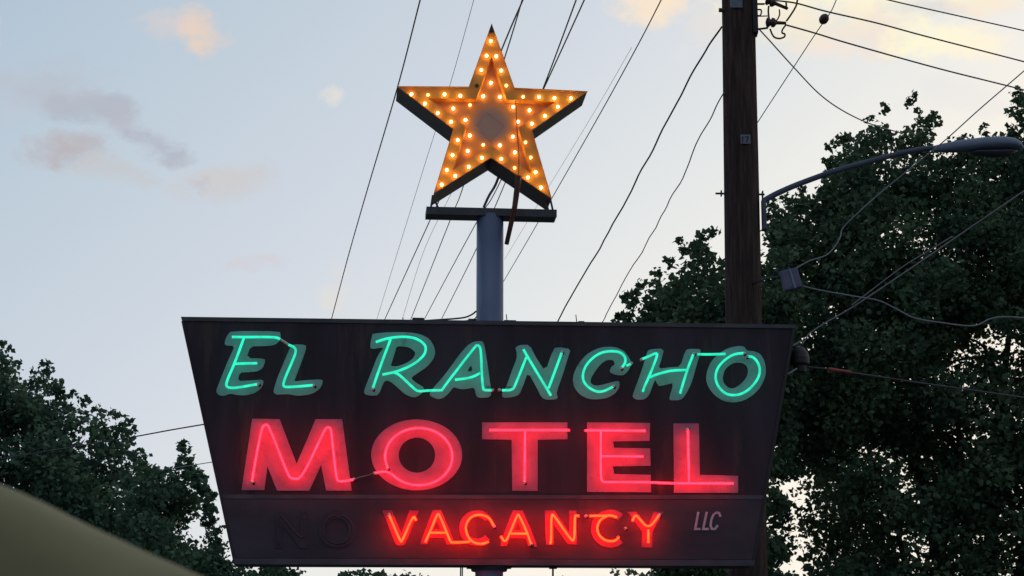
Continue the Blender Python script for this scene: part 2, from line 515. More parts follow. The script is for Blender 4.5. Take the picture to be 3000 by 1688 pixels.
letter('large green neon letter R', ZB, [[(200,175),(500,145),(900,150),(1100,190),(1250,270),(1340,420),(1355,550),(1310,660),(1200,790),(1050,890),(930,970),(920,1010),(1000,1080),(1160,1170),(1110,1280),(1000,1350),(900,1340),(780,1280),(650,1160),(520,1050),(430,1040),(390,1100),(310,1310),(170,1320),(70,1300),(40,1260),(60,1170),(150,950),(300,560),(420,420),(165,465),(155,380),(190,200)],
       [(640,405),(800,410),(900,440),(980,510),(985,570),(930,650),(800,730),(650,780),(540,775),(540,740),(620,500)]],
       [[(260,330),(420,275),(600,240),(800,230),(960,250),(1090,310),(1170,390),(1185,470),(1150,570),(1040,680),(880,780),(700,855),(560,895),(380,930)], [(530,280),(340,780),(200,1190)], [(600,895),(680,920),(880,1110),(1000,1220),(1060,1240),(1200,1225),(1490,1217)]], gp, gg, rt=GR, ends=[(198,1195)])
letter('green neon letter A of RANCHO', ZC, [[(800,130),(985,120),(1020,300),(1060,550),(1100,850),(1130,1000),(1120,1160),(900,1170),(850,1130),(820,980),(700,1000),(600,1015),(490,990),(430,970),(350,1080),(250,1170),(150,1195),(30,1150),(-20,1100),(80,960),(200,830),(350,640),(520,400),(670,220)],
       [(760,560),(785,680),(680,685)]],
       [[(220,1023),(300,910),(830,225),(870,195),(925,230),(945,400),(950,650),(975,1010),(1010,1030),(1150,1030)], [(460,835),(620,820),(780,790),(920,715)]], gp, gg, rt=GR, ends=[(1155,1030)], holes_it=1)
letter('green neon letter N of RANCHO', ZD, [[(370,250),(450,195),(640,190),(760,430),(930,690),(1080,260),(1180,235),(1400,270),(1350,420),(1250,750),(1130,1080),(1165,1160),(1120,1200),(950,1205),(860,1160),(780,1000),(610,690),(520,950),(450,1110),(340,1155),(140,1170),(130,1080),(210,970),(320,650),(400,450),(405,320)]],
       [[(130,1030),(330,1030),(390,900),(580,420)], [(525,275),(600,410),(1035,1130)], [(990,990),(1060,810),(1235,330)]], gp, gg, rt=GR, ends=[(80,1025), (1238,322)])
letter('green neon letter C of RANCHO', ZE, [[(750,225),(880,245),(1000,310),(1080,410),(1140,520),(1110,620),(1050,700),(980,755),(860,750),(750,710),(730,660),(770,590),(830,550),(800,470),(680,470),(560,550),(450,700),(380,820),(380,900),(450,945),(560,940),(700,900),(900,850),(915,920),(900,1000),(830,1090),(700,1170),(500,1200),(340,1190),(180,1110),(80,980),(50,850),(70,720),(150,550),(300,370),(480,270),(600,235)]],
       [[(800,960),(650,1040),(530,1065),(400,1020),(290,930),(235,830),(240,700),(300,560),(420,430),(560,340),(700,310),(860,310),(960,350),(1025,430),(1020,530),(950,620)], [(1045,575),(1130,540)]], gp, gg, rt=GR, ends=[(945,622), (1135,535), (805,955)])
letter('green neon letter H of RANCHO', ZF, [[(380,270),(650,250),(600,450),(540,620),(760,590),(940,580),(1030,290),(1090,260),(1280,260),(1310,300),(1240,520),(1150,850),(1040,1080),(950,1180),(760,1185),(740,1150),(820,870),(700,900),(560,930),(520,880),(490,810),(450,900),(380,1090),(300,1165),(170,1175),(80,1130),(100,1040),(200,780),(290,500),(340,320)]],
       [[(245,445),(360,400),(520,325),(525,390),(370,780),(300,920),(265,1030)], [(400,770),(480,730),(640,680),(800,645),(1050,640)], [(1175,350),(1060,640),(935,1060)]], gp, gg, rt=GR, ends=[(238,450), (1178,345)])
letter('green neon letter O of RANCHO', ZF, [[(1950,210),(2080,210),(2140,295),(2260,300),(2380,350),(2450,470),(2480,620),(2470,760),(2380,950),(2250,1090),(2080,1190),(1900,1225),(1720,1200),(1560,1100),(1450,960),(1400,820),(1420,650),(1500,470),(1650,330),(1800,245)],
       [(1900,510),(2050,505),(2140,570),(2160,680),(2120,790),(2020,900),(1900,975),(1800,960),(1720,880),(1700,780),(1730,650),(1800,570)]],
       [[(1250,355),(1450,360),(1750,350)], [(2150,395),(2240,400),(2320,480),(2370,600),(2360,740),(2280,880),(2150,1010),(1990,1090),(1800,1090),(1670,1000),(1590,880),(1565,740),(1610,600),(1690,500),(1800,410),(1920,350),(2080,335)]], gp, gg, rt=GR, ends=[(2140,395), (2090,340)])

rp_, rg = M['redpaint'], M['red']
letter('large pink neon letter M', ZG, [[(285,150),(545,155),(705,575),(885,155),(1135,155),(1225,830),(985,830),(935,590),(825,830),(520,830),(430,600),(400,825),(185,825)]],
       [[(285,745),(300,640),(375,240),(410,205),(445,220),(625,690),(665,720),(755,715),(965,265),(1000,225),(1030,250),(1045,400),(1080,720),(1110,748),(1240,725)]], rp_, rg, it=0, ends=[(285,750), (1245,722)])
def ell(cx, cy, rx, ry, a0=0, a1=360, n=48):
    return [(cx + rx * math.cos(R(a0 + (a1 - a0) * k / n)), cy - ry * math.sin(R(a0 + (a1 - a0) * k / n))) for k in range(n if abs(a1 - a0) == 360 else n + 1)]
letter('large round pink neon letter O', ZG, [ell(1838, 492, 430, 335), ell(1840, 495, 172, 165)],
       [ell(1857, 510, 317, 270, 203, -142, 40) + [(1540,645),(1440,665)]], rp_, rg, it=0, ends=[(1560,618), (1438,665)])
letter('large pink neon letter T', ZH, [[(40,185),(845,185),(845,345),(565,350),(565,830),(325,830),(318,350),(40,345)]],
       [[(110,260),(865,260)], [(445,262),(440,750)]], rp_, rg, it=0, ends=[(440,752)])
letter('large pink neon letter E beside the T', ZH, [[(1030,185),(1625,190),(1620,360),(1275,365),(1285,425),(1625,430),(1630,595),(1275,600),(1285,672),(1630,680),(1635,845),(1030,840)]],
       [[(1010,262),(1580,265)], [(1160,266),(1158,700),(1175,748),(1220,750),(1600,750),(1830,761)], [(1160,505),(1560,508)]], rp_, rg, it=0)
letter('large pink neon letter L at the right end', ZH, [[(1845,195),(2085,195),(2095,680),(2455,690),(2455,850),(1850,850)]],
       [[(1980,250),(1992,755)], [(1832,761),(2410,762)]], rp_, rg, it=0, ends=[(1975,250)])

vp, og = M['vacpaint'], M['orange']
YPv = YF - 0.009
letter('orange neon letter V', ZI, [[(130,95),(310,100),(490,540),(640,95),(820,100),(570,720),(540,760),(400,760),(370,720)]],
       [[(255,180),(470,690),(500,690),(715,185),(765,290)]], vp, og, it=0, yp=YPv, rt=0.0088, ends=[(253,175)])
letter('first orange neon letter A', ZI, [[(1080,90),(1240,90),(1480,680),(1500,740),(1340,740),(1300,620),(1020,620),(980,740),(840,740),(860,680)], [(1160,300),(1230,460),(1090,460)]],
       [[(940,700),(1040,480),(1165,170),(1200,170),(1330,480),(1415,695),(1450,705),(1600,705),(1780,690)], [(1040,522),(1330,522)]], vp, og, it=0, yp=YPv, rt=0.0088)
def arcband(cx, cy, ro, ri, a0, a1, n=30):
    return ell(cx, cy, ro, ro, a0, a1, n) + ell(cx, cy, ri, ri, a1, a0, n)
letter('first orange neon letter C', ZI, [arcband(1915, 430, 335, 205, 38, 318)],
       [[(2235,400),(2150,240),(2030,190),(1900,180),(1780,240),(1710,360),(1700,460),(1740,590),(1800,670),(1900,725),(2020,735),(2130,690)]], vp, og, it=0, yp=YPv, rt=0.0088, ends=[(2238,400)])
letter('second orange neon letter A', ZJ, [[(270,75),(420,80),(620,560),(640,630),(500,620),(470,500),(220,500),(180,620),(80,620),(90,560)], [(345,250),(400,380),(290,380)]],
       [[(90,470),(155,575),(235,400),(340,140),(365,150),(480,400),(545,590)], [(240,432),(470,432)]], vp, og, it=0, yp=YPv, rt=0.0088, ends=[(548,592)])
letter('orange neon letter N', ZJ, [[(750,75),(900,80),(1125,420),(1120,80),(1230,80),(1240,600),(1100,590),(880,280),(890,600),(770,600)]],
       [[(835,585),(850,530),(850,145),(885,145),(1150,530),(1200,540),(1205,165),(1225,158),(1270,165)]], vp, og, it=0, yp=YPv, rt=0.0088, ends=[(1375,162)])
letter('second orange neon letter C', ZJ, [arcband(1740, 355, 290, 175, 48, 312)],
       [[(1430,165),(1640,160),(1760,155),(1840,185)], [(1700,162),(1600,210),(1545,300),(1545,400),(1590,480),(1680,545),(1820,545),(1870,480)]], vp, og, it=0, yp=YPv, rt=0.0088, ends=[(1970,350)])
letter('orange neon letter Y', ZJ, [[(2000,100),(2130,100),(2310,320),(2400,100),(2550,100),(2380,400),(2370,640),(2210,640),(2220,400)]],
       [[(2075,240),(2110,160),(2150,165),(2315,370),(2480,150)], [(2315,370),(2315,570)]], vp, og, it=0, yp=YPv, rt=0.0088, ends=[(2483,147)])
ID = lambda p: p
letter('unlit faded letter N before VACANCY', ID, [[(806,1500),(832,1500),(880,1562),(880,1500),(902,1500),(902,1606),(880,1606),(828,1540),(828,1606),(806,1606)]],
       [[(816,1598),(816,1512),(824,1510),(892,1596),(892,1512)]], M['nopaint'], M['dead'], it=0, yp=YPv, rt=0.008)
letter('unlit faded letter O before VACANCY', ID, [ell(988, 1550, 56, 55, n=36), ell(988, 1550, 33, 32, n=30)],
       [ell(990, 1552, 43, 42, 100, 440, 36)], M['nopaint'], M['dead'], it=0, yp=YPv, rt=0.008)
# small painted LLC
for (lab, path) in (('small painted letter L, first', [(2046,1500),(2037,1550),(2052,1550)]), ('small painted letter L, second', [(2071,1500),(2060,1550),(2077,1550)]),
                    ('small painted letter C', [(2111,1514),(2107,1503),(2098,1502),(2090,1509),(2084,1523),(2082,1540),(2086,1550),(2095,1550),(2103,1539)])):
    letter(lab, ID, [ribbon(path, 3.2)], [], M['white'], None, it=0, yp=YPv)
# crossover wire between M and O
bm = bmesh.new(); tube(bm, catmull([SG3(1038, 1404, YT), SG3(1055, 1398, YT + 0.02), SG3(1078, 1392, YT + 0.02), SG3(1096, 1386, YT)]), 0.0035, 5)
from_bm('jumper_wire', bm, M['wiregrey'], sign)
bm = bmesh.new(); tube(bm, [SG3(1424, 1134, YF - 0.03), SG3(1498, 1134, YF - 0.03)], 0.004, 5)
from_bm('jumper_wire', bm, M['blackcap'], sign)

# weatherhead on the right edge of the cabinet
bm = bmesh.new()
c = SG3(2341, 1043, 0.0)
lathe(bm, (c.x, 0, c.z - 0.09), [(0.055, -0.05), (0.06, 0.0), (0.085, 0.02), (0.088, 0.07), (0.075, 0.12), (0.045, 0.16), (0.01, 0.175)], seg=20)
box(bm, (c.x - 0.08, 0, c.z - 0.12), (0.12, 0.05, 0.03), bev=0.003)
wh = from_bm('weatherhead', bm, M['blackcap'], sign, smooth=False)
for (a, b) in (((2320, 1014), (2346, 1000)), ((2307, 1096), (2335, 1080))):
    bm = bmesh.new(); tube(bm, [SG3(*a, -0.12), SG3(*b, -0.12)], 0.008, 6)
    from_bm('cable_clip', bm, M['wirepale'], sign)

# ------------------------------------------------------------------ star
star = empty('star_sign', Q + Vector((0, 0, 0)), YAW)
tag(star, 'orange five-pointed star with rows of small lit bulbs, mounted above the motel sign', 'star sign')
ZS = Z(1100, 40, 2.2643)
SY = -0.19
out_uv = [(770,75),(920,497),(1400,520),(1035,775),(1165,1225),(767,955),(390,1190),(518,768),(150,487),(620,490)]
cen = (770, 720)
STAR_C = SG3(*ZS((765, 735)), SY + 0.05)
M['star'] = star_mat()
weather(M['star'], (0.30, 0.10, 0.03), 0.60, (1, 1, 1), 7.0, 0.7)
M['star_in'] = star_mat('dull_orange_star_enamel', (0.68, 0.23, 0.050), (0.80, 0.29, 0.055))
def inner(k, c=cen): return [(c[0] + (p[0] - c[0]) * k, c[1] + (p[1] - c[1]) * k) for p in out_uv]
O3 = [SG(*ZS(p), SY) for p in out_uv]
I3 = [SG(*ZS(p), SY) for p in inner(0.675)]
I4 = [SG(*ZS(p), SY) for p in inner(0.64)]
bm = bmesh.new()
n = 10
vo = [bm.verts.new((p[0], SY, p[1])) for p in O3]
vi = [bm.verts.new((p[0], SY, p[1])) for p in I3]
REC = 0.055
vr = [bm.verts.new((p[0], SY + REC, p[1])) for p in I4]
for i in range(n):
    j = (i + 1) % n
    bm.faces.new((vo[i], vo[j], vi[j], vi[i]))
    bm.faces.new((vi[i], vi[j], vr[j], vr[i]))
vc = bm.verts.new((STAR_C.x, SY + REC, STAR_C.z))
for i in range(n):
    bm.faces.new((vr[i], vr[(i + 1) % n], vc)).material_index = 1
from_bm('star_face', bm, [M['star'], M['star_in']], star)
# rim: thin folded edge
bm = bmesh.new()
plate(bm, [[SG(*ZS(p), SY) for p in inner(1.012)], [SG(*ZS(p), SY) for p in inner(0.985)]], SY - 0.012, SY + 0.004)
from_bm('rim', bm, M['star'], star)
# side box
bm = bmesh.new()
So = [SG(*ZS(p), SY) for p in inner(1.008)]
va = [bm.verts.new((p[0], SY + 0.003, p[1])) for p in So]
vb = [bm.verts.new((p[0], 0.19, p[1])) for p in So]
for i in range(n):
    j = (i + 1) % n
    bm.faces.new((va[i], va[j], vb[j], vb[i]))
bt = tessellate_polygon([[Vector((p[0], p[1], 0)) for p in So]])
for t in bt: bm.faces.new([vb[i] for i in t])
from_bm('side_housing', bm, M['darksteel'], star)
# raised diamond outline in the centre
bm = bmesh.new()
dia = [(735,650),(860,745),(770,855),(665,745)]
dd = [Vector(SG(*ZS(p), SY + REC)) for p in dia]
tube(bm, [Vector((d.x, SY + REC - 0.001, d.y)) for d in dd + [dd[0]]], 0.003, 5, cap=False)
from_bm('centre_bracket', bm, M['star_in'], star)
# bulbs
M['bulb'] = glow('warm_bulb', (1.0, 0.64, 0.22), 13.0)
M['bulb_dim'] = glow('dimmer_yellow_bulb', (1.0, 0.52, 0.12), 6.0)
M['bulb_off'] = mat('burnt_out_bulb', (0.10, 0.04, 0.02), (0.14, 0.05, 0.03), rough=0.2)
outer_b = [(765,183),(737,280),(801,284),(702,375),(834,379),(868,478),(563,546),(458,537),(348,540),(239,535),(979,552),(1085,553),(1187,562),(1296,563),(1210,619),(1124,679),(1038,731),(995,855),(1030,955),(1062,1053),(1099,1155),(1011,1088),(923,1025),(834,965),(706,957),(619,1017),(529,1077),(439,1135),(473,1039),(511,940),(546,840),(501,719),(413,660),(328,598)]
inner_b = [(766,460),(715,549),(826,553),(913,619),(1022,642),(946,718),(912,817),(925,921),(825,874),(715,871),(612,912),(625,809),(597,706),(516,630),(627,607)]
bm = bmesh.new()
lathe(bm, (0, 0, 0), [(0.009, -0.030), (0.009, 0.0), (0.0110, 0.008), (0.0128, 0.018), (0.0115, 0.026), (0.007, 0.031), (0.002, 0.033)], axis='y', seg=14)
bmesh.ops.recalc_face_normals(bm, faces=bm.faces)
bulb_me = bpy.data.meshes.new('bulb'); bm.to_mesh(bulb_me); bm.free()
bulb_me.materials.append(M['bulb'])
for p in bulb_me.polygons: p.use_smooth = True
bulb2_me = bulb_me.copy(); bulb2_me.materials.clear(); bulb2_me.materials.append(M['bulb_dim'])
YELLOW = {(868,478),(348,540),(979,552),(995,855),(1030,955),(627,607),(923,1025),(715,871)}
bm = bmesh.new()
lathe(bm, (0, 0, 0), [(0.019, -0.012), (0.019, 0.0), (0.0135, 0.004)], axis='y', seg=12)
bmesh.ops.recalc_face_normals(bm, faces=bm.faces)
sock_me = bpy.data.meshes.new('socket'); bm.to_mesh(sock_me); bm.free()
sock_me.materials.append(M['star'])
for k, (lst, yy) in enumerate(((outer_b, SY), (inner_b, SY + REC))):
    for uv in lst:
        a = SG3(*ZS(uv), yy - 0.018)
        o = bpy.data.objects.new('bulb', bulb2_me if uv in YELLOW else bulb_me); COL.objects.link(o); o.parent = star
        o.location = (a.x, yy - 0.002, a.z)
        s = bpy.data.objects.new('socket', sock_me); COL.objects.link(s); s.parent = o
a = SG3(*ZS((672, 478)), SY)
bm = bmesh.new()
lathe(bm, (a.x, SY, a.z), [(0.019, -0.01), (0.019, 0.0), (0.010, 0.004), (0.014, 0.018), (0.008, 0.030)], axis='y', seg=12)
o = from_bm('bulb', bm, M['bulb_off'], star, smooth=True); o['label'] = 'dark burnt-out bulb'
bm = bmesh.new()
plate(bm, [[SG(*ZS(p), SY - 0.014) for p in ((770,70),(788,118),(770,128),(753,118))]], SY - 0.016, SY - 0.008)  # thin dark brown plate over the star's top tip
from_bm('dark_tip', bm, M['brownsteel'], star)
# feet fixing the star to the beam
for (p, q) in (((1268, 572), (1262, 612)), ((1612, 582), (1620, 618)), ((1276, 590), (1284, 612)), ((1600, 590), (1606, 616))):
    bm = bmesh.new(); tube(bm, [SG3(*p, -0.06), SG3(*q, -0.06)], 0.009, 6)
    from_bm('mounting_foot', bm, M['darksteel'], star)

# ------------------------------------------------------------------ utility pole
YPOLE = 18.7
pb = W(2192, 1688, YPOLE); pt = W(2163, 0, YPOLE)
def pole_pt(z):
    k = (z - pb.z) / (pt.z - pb.z)
    return Vector((pb.x + (pt.x - pb.x) * k, YPOLE, z))
base = pole_pt(0)
up = empty('utility_pole', base)
tag(up, 'thick dark wooden utility pole behind the right half of the motel sign', 'utility pole')
bm = bmesh.new()
zs = [i * 0.25 for i in range(0, 49)]
seg = 28
rings = []
for z in zs:
    c = pole_pt(z) - base
    r0 = 0.186 - 0.0028 * z
    ring = []
    for k in range(seg):
        a = 2 * math.pi * k / seg
        rr = r0 * (1 + 0.02 * noise.noise(Vector((math.cos(a) * 3, math.sin(a) * 3, z * 0.4))))
        ring.append(bm.verts.new((c.x + rr * math.cos(a), rr * math.sin(a), z)))
    rings.append(ring)
for a, b in zip(rings, rings[1:]):
    for k in range(seg): bm.faces.new((a[k], a[(k + 1) % seg], b[(k + 1) % seg], b[k]))
bm.faces.new(rings[0][::-1]); bm.faces.new(rings[-1])
from_bm('shaft', bm, M['wood'], up, smooth=True)
LW = lambda px, py, Y=YPOLE: W(px, py, Y) - base
def part(name, m, fn, smooth=True):
    bm = bmesh.new(); fn(bm); return from_bm(name, bm, m, up, smooth)
# strap / sleeve at the top
def f(bm):
    z0 = W(2165, 108, YPOLE).z
    c = pole_pt(z0) - base
    box(bm, (c.x + 0.150, -0.05, z0 + 0.3), (0.05, 0.14, 0.6), bev=0.006)
part('cable_guard', M['blackcap'], f, False)
def f(bm):
    tube(bm, [LW(2096, 567, YPOLE - 0.03), LW(2240, 570, YPOLE - 0.03)], 0.010, 8)
    box(bm, LW(2113, 567, YPOLE - 0.03), (0.012, 0.05, 0.05))
    box(bm, LW(2234, 570, YPOLE - 0.03), (0.012, 0.06, 0.06))
part('through_bolt', M['darksteel'], f, False)
def f(bm):
    tube(bm, [LW(2106, 30, YPOLE - 0.05), LW(2125, 30, YPOLE - 0.05)], 0.022, 8)
part('through_bolt', M['darksteel'], f, False)
# number tag
c = LW(2184, 408, YPOLE - 0.19)
def f(bm): box(bm, c, (0.095, 0.006, 0.09), bev=0.002)
tg = part('number_tag', M['tagmetal'], f, False)
for path in ([(2176, 400), (2176, 417)], [(2183, 401), (2192, 401), (2187, 417)]):
    bm = bmesh.new()
    pts = [Vector((p.x, p.z)) for p in [LW(x, y, YPOLE - 0.196) for x, y in path]]
    plate(bm, [ribbon(pts, 0.005)], c.y - 0.006, c.y - 0.002)
    from_bm('digit', bm, M['blackcap'], tg)
c2 = LW(2157, 8, YPOLE - 0.19)
def f(bm): box(bm, c2, (0.12, 0.006, 0.10), bev=0.002)
part('number_tag', M['tagmetal'], f, False)
# dead-end insulators with jumpers
def insul(px, py, px2, py2):
    def f(bm):
        a = LW(px, py); b = LW(px2, py2)
        d = (b - a).normalized()
        M3 = d.to_track_quat('Z', 'Y').to_matrix()
        lathe(bm, a, [(0.015, -0.03), (0.045, -0.02), (0.05, 0.0), (0.03, 0.02), (0.048, 0.03), (0.045, 0.055), (0.02, 0.075)], seg=16, M3=M3)
        tube(bm, [a, b], lambda t: 0.022 - 0.006 * t, 8)
    return f
part('insulator', M['porcelain'], insul(2252, 2, 2308, 26))
part('insulator', M['porcelain'], insul(2252, 66, 2303, 68))
def f(bm):
    tube(bm, [LW(2215, 86), LW(2235, 84), LW(2250, 82)], 0.010, 6)
    tube(bm, [LW(2215, 12), LW(2240, 12)], 0.010, 6)
    tube(bm, [LW(2216, 48), LW(2252, 47)], 0.006, 6)
    tube(bm, catmull([LW(2218, 28), LW(2230, 30), LW(2228, 45), LW(2218, 46)]), 0.008, 6)
part('bracket', M['darksteel'], f)
for pts, r_ in (([(2252,18),(2251,35),(2253,55)], 0.009), ([(2283,28),(2284,42),(2279,55),(2272,63)], 0.007), ([(2337,-4),(2332,18),(2318,42),(2304,62)], 0.009),
            ([(2303,72),(2292,88),(2292,97),(2299,100),(2298,108),(2285,113),(2270,110),(2262,100),(2256,85)], 0.009), ([(2303,8),(2304,20),(2308,26)], 0.009)):
    bm = bmesh.new(); tube(bm, catmull([LW(x, y, YPOLE - 0.02) for x, y in pts]), r_, 6)
    from_bm('jumper_cable', bm, M['wire'], up, True)

# ------------------------------------------------------------------ street light
sl_base = W(2246, 575, YPOLE - 0.05)
sl = empty('street_light', sl_base)
tag(sl, 'blue-grey cobra-head street light on a long curved arm from the utility pole, unlit', 'street light')
LS = lambda px, py, Y=YPOLE - 0.05: W(px, py, Y) - sl_base
bm = bmesh.new()
tube(bm, catmull([LS(2236, 590), LS(2254, 579), LS(2285, 563), LS(2346, 537), LS(2447, 501), LS(2548, 473), LS(2624, 453), LS(2700, 437), LS(2770, 433)]), lambda t: 0.029 - 0.004 * t, 12)
from_bm('arm', bm, M['lamparm'], sl, True)
bm = bmesh.new()
box(bm, LS(2238, 630), (0.04, 0.10, 0.30), bev=0.012)
from_bm('mounting_plate', bm, M['lamparm'], sl)
# head: lofted sections along the axis
def loft(bm, secs, seg=20):
    rings = []
    for (c, w, ht, hb) in secs:
        ring = []
        for k in range(seg):
            a = 2 * math.pi * k / seg
            ca, sa = math.cos(a), math.sin(a)
            z = (ht if sa > 0 else hb) * (abs(sa) ** 0.85) * (1 if sa > 0 else -1)
            y = w * (abs(ca) ** 0.8) * (1 if ca > 0 else -1)
            ring.append(bm.verts.new(c + Vector((0, y, z))))
        rings.append(ring)
    for a, b in zip(rings, rings[1:]):
        for k in range(seg): bm.faces.new((a[k], a[(k + 1) % seg], b[(k + 1) % seg], b[k]))
    bm.faces.new(rings[0][::-1]); bm.faces.new(rings[-1])
bm = bmesh.new()
loft(bm, [(LS(2735, 437), 0.03, 0.03, 0.03), (LS(2765, 434), 0.05, 0.045, 0.04), (LS(2820, 430), 0.09, 0.062, 0.05), (LS(2880, 428), 0.13, 0.075, 0.05), (LS(2935, 428), 0.15, 0.08, 0.045), (LS(2970, 430), 0.13, 0.07, 0.035), (LS(2988, 432), 0.09, 0.045, 0.025), (LS(2997, 434), 0.03, 0.012, 0.01)])
hd = from_bm('lamp_head', bm, M['lamp'], sl, True)
bm = bmesh.new()
loft(bm, [(LS(2840, 446), 0.02, 0.0, 0.01), (LS(2860, 447), 0.08, 0.0, 0.025), (LS(2910, 448), 0.10, 0.0, 0.035), (LS(2955, 446), 0.09, 0.0, 0.03), (LS(2980, 442), 0.02, 0.0, 0.01)])
from_bm('lens', bm, M['lampglass'], hd, True)

# ------------------------------------------------------------------ wires
def wire(label, pts, r=0.010, m='wire', name='power_line', cat='cable', group=None, wob=0.0, seg=6, n=10):
    P = [W(x, y, Y) for x, y, Y in pts]
    P = catmull(P, n)
    off = lambda q: q[0] < 0 or q[0] > 3000 or q[1] < 0
    if off(pts[0]): P = [P[0] + (P[0] - P[3]).normalized() * 14] + P     # the span carries on out of the picture
    if off(pts[-1]): P = P + [P[-1] + (P[-1] - P[-4]).normalized() * 14]
    if wob:
        P = [p + Vector((noise.noise(p * 1.7), noise.noise(p * 1.3 + Vector((9, 0, 0))), noise.noise(p * 1.9 + Vector((0, 7, 0))))) * wob for p in P]
    o0 = P[0].copy()
    bm = bmesh.new(); tube(bm, [p - o0 for p in P], r * 0.82, seg)
    o = from_bm(name, bm, M[m], None, True)
    o.location = o0
    tag(o, label, cat, group)
    return o
g1 = 'wires slanting down behind the star'
wire('dark wire running down past the star\'s left tip, clear of all others', [(1245,-50,19.5),(1231,0,20),(1163,262,24),(1075,560,29),(1020,752,33),(972,932,38),(940,1050,42)], 0.0105, 'wire', group=g1)
wire('very faint thin wire between the star\'s left point and its top', [(1402,-50,29),(1388,0,30),(1318,250,33),(1239,500,38),(1105,932,50),(1070,1050,54)], 0.006, 'wirepale', group=g1)
wire('left wire of the pair crossing beside the star\'s top', [(1552,-50,19.5),(1532,0,20),(1470,145,22),(1340,470,28),(1261,643,32),(1129,932,42),(1080,1040,45)], 0.0115, group=g1)
wire('right wire of the pair crossing beside the star\'s top', [(1545,-50,20.5),(1530,0,21),(1480,165,23),(1357,547,29),(1321,640,32),(1205,932,42),(1160,1040,45)], 0.010, group=g1)
wire('left wire of the pair that meets above the star\'s right arm', [(1706,-50,19.5),(1688,0,20),(1590,262,24),(1474,550,30),(1391,739,36),(1295,932,44),(1240,1040,47)], 0.010, group=g1)
wire('right wire of the pair that meets above the star\'s right arm', [(1735,-50,19.5),(1712,0,20),(1592,262,24),(1452,560,31),(1391,661,34),(1245,932,45),(1190,1040,48)], 0.010, group=g1)
wire('thin pale wire seen in the gap left of the sign pole', [(1325,560,40),(1240,740,46),(1180,932,53),(1150,1040,56)], 0.006, 'wirepale', group=g1)
wire('long thin wire passing just right of the star\'s right tip', [(1962,-50,19.5),(1937,0,20),(1870,130,22),(1760,330,25),(1622,572,30),(1560,680,33),(1478,820,38),(1400,950,42)], 0.009, group=g1)
wire('faint parallel wire to the left of the one past the star\'s right tip', [(1850,140,44),(1740,330,47),(1560,625,54),(1478,760,60)], 0.006, 'wirepale', group=g1)
wire('thickest dark cable dropping left from the upper utility pole', [(2113,80,18.6),(2080,125,18.9),(2050,180,19.2),(1950,360,20.5),(1850,560,22),(1720,790,24.5),(1637,940,26),(1590,1040,27)], 0.012, wob=0.02)
bm = bmesh.new()
wire('thin kinked cable dropping left from the middle of the utility pole', [(2120,270,18.6),(2085,335,19),(2050,400,19.5),(1990,540,21),(1900,700,23),(1800,880,25),(1768,940,26),(1740,1000,27)], 0.008, 'wiregrey', wob=0.03)
g2 = 'wires running right from the utility pole'
wire('middle wire of the three running right from the pole top', [(2275,2,18.7),(2334,10,18.9),(2422,34,19.3),(2570,68,20),(2714,107,20.7),(3000,181,22),(3200,235,23)], 0.010, group=g2)
wire('lowest of the three wires running right from the pole top', [(2302,73,18.7),(2390,98,19),(2492,129,19.5),(2750,201,20.8),(3000,264,22),(3200,320,23)], 0.010, group=g2)
wire('highest wire of the three, cutting the top right corner', [(2480,-35,19),(2603,0,20),(2800,45,21),(3000,90,22),(3200,135,23)], 0.009, group=g2)
wire('taut guy wire crossing behind the pole top with an egg insulator on it', [(2475,-60,18.2),(2450,0,18.4),(2432,38,18.5),(2390,98,18.8),(2325,197,19.3),(2222,355,20),(2150,470,20.6)], 0.0065, 'wiregrey', name='guy_wire')
wire('grey cable sagging from the pole top down to the big tree', [(2226,88,18.7),(2260,125,19),(2325,197,19.8),(2400,275,21),(2470,325,22),(2550,363,23.2),(2640,390,24.5)], 0.009, 'wiregrey')
wire('pale cable rising to the right edge past the street light head', [(2327,789,18.2),(2371,765,18.2),(2425,745,18.2),(2459,701,18.2),(2470,668,18.2),(2518,620,18.1),(2581,564,18),(2684,480,17.8),(2770,410,17.6),(2870,320,17.4),(3000,208,17.2),(3100,120,17)], 0.0075, 'wirepale', n=8)
wire('twin cable\'s lower strand from the weatherhead up to the right edge', [(2350,1010,17.3),(2362,991,17.3),(2371,978,17.3),(2412,950,17.3),(2495,902,17.2),(2574,850,17.1),(2700,765,17),(2850,662,16.8),(3000,560,16.6),(3100,490,16.5)], 0.008, 'wiregrey')
wire('twin cable\'s upper strand, short and close above the other', [(2495,895,17.3),(2560,845,17.3),(2640,785,17.3),(2720,735,17.3),(2790,693,17.3)], 0.006, 'wiregrey')
wire('wavy grey cable from the splice box to the right edge', [(2350,838,18.2),(2400,850,18.2),(2500,868,18.2),(2570,880,18.2),(2620,902,18.2),(2680,932,18.1),(2760,946,18.1),(2850,955,18),(2900,935,18),(2940,929,18),(3000,932,18),(3100,945,18)], 0.0085, 'wiregrey')
o = wire('black cable with a red sleeve leaving the weatherhead to the right', [(2360,1075,17.3),(2430,1082,17.3),(2495,1092,17.3),(2600,1108,17.4),(2750,1130,17.5),(3000,1165,17.7),(3100,1180,17.8)], 0.010, 'wire')
bm = bmesh.new(); tube(bm, [W(2428, 1082, 17.3) - o.location, W(2495, 1092, 17.3) - o.location], lambda t: 0.017 - 0.004 * t, 8)
from_bm('sleeve', bm, M['red_sleeve'], o, True)
wire('dark wire sagging out of the left trees to the sign edge', [(-100,1362,20),(0,1345,20),(200,1312,19.5),(375,1283,19),(500,1260,18.5),(582,1246,18),(640,1236,17.6)], 0.008)
wire('faint lower wire between the left trees and the sign edge', [(430,1384,24),(480,1376,23.5),(540,1367,23),(602,1357,22.5),(660,1348,22)], 0.006, 'wiregrey')
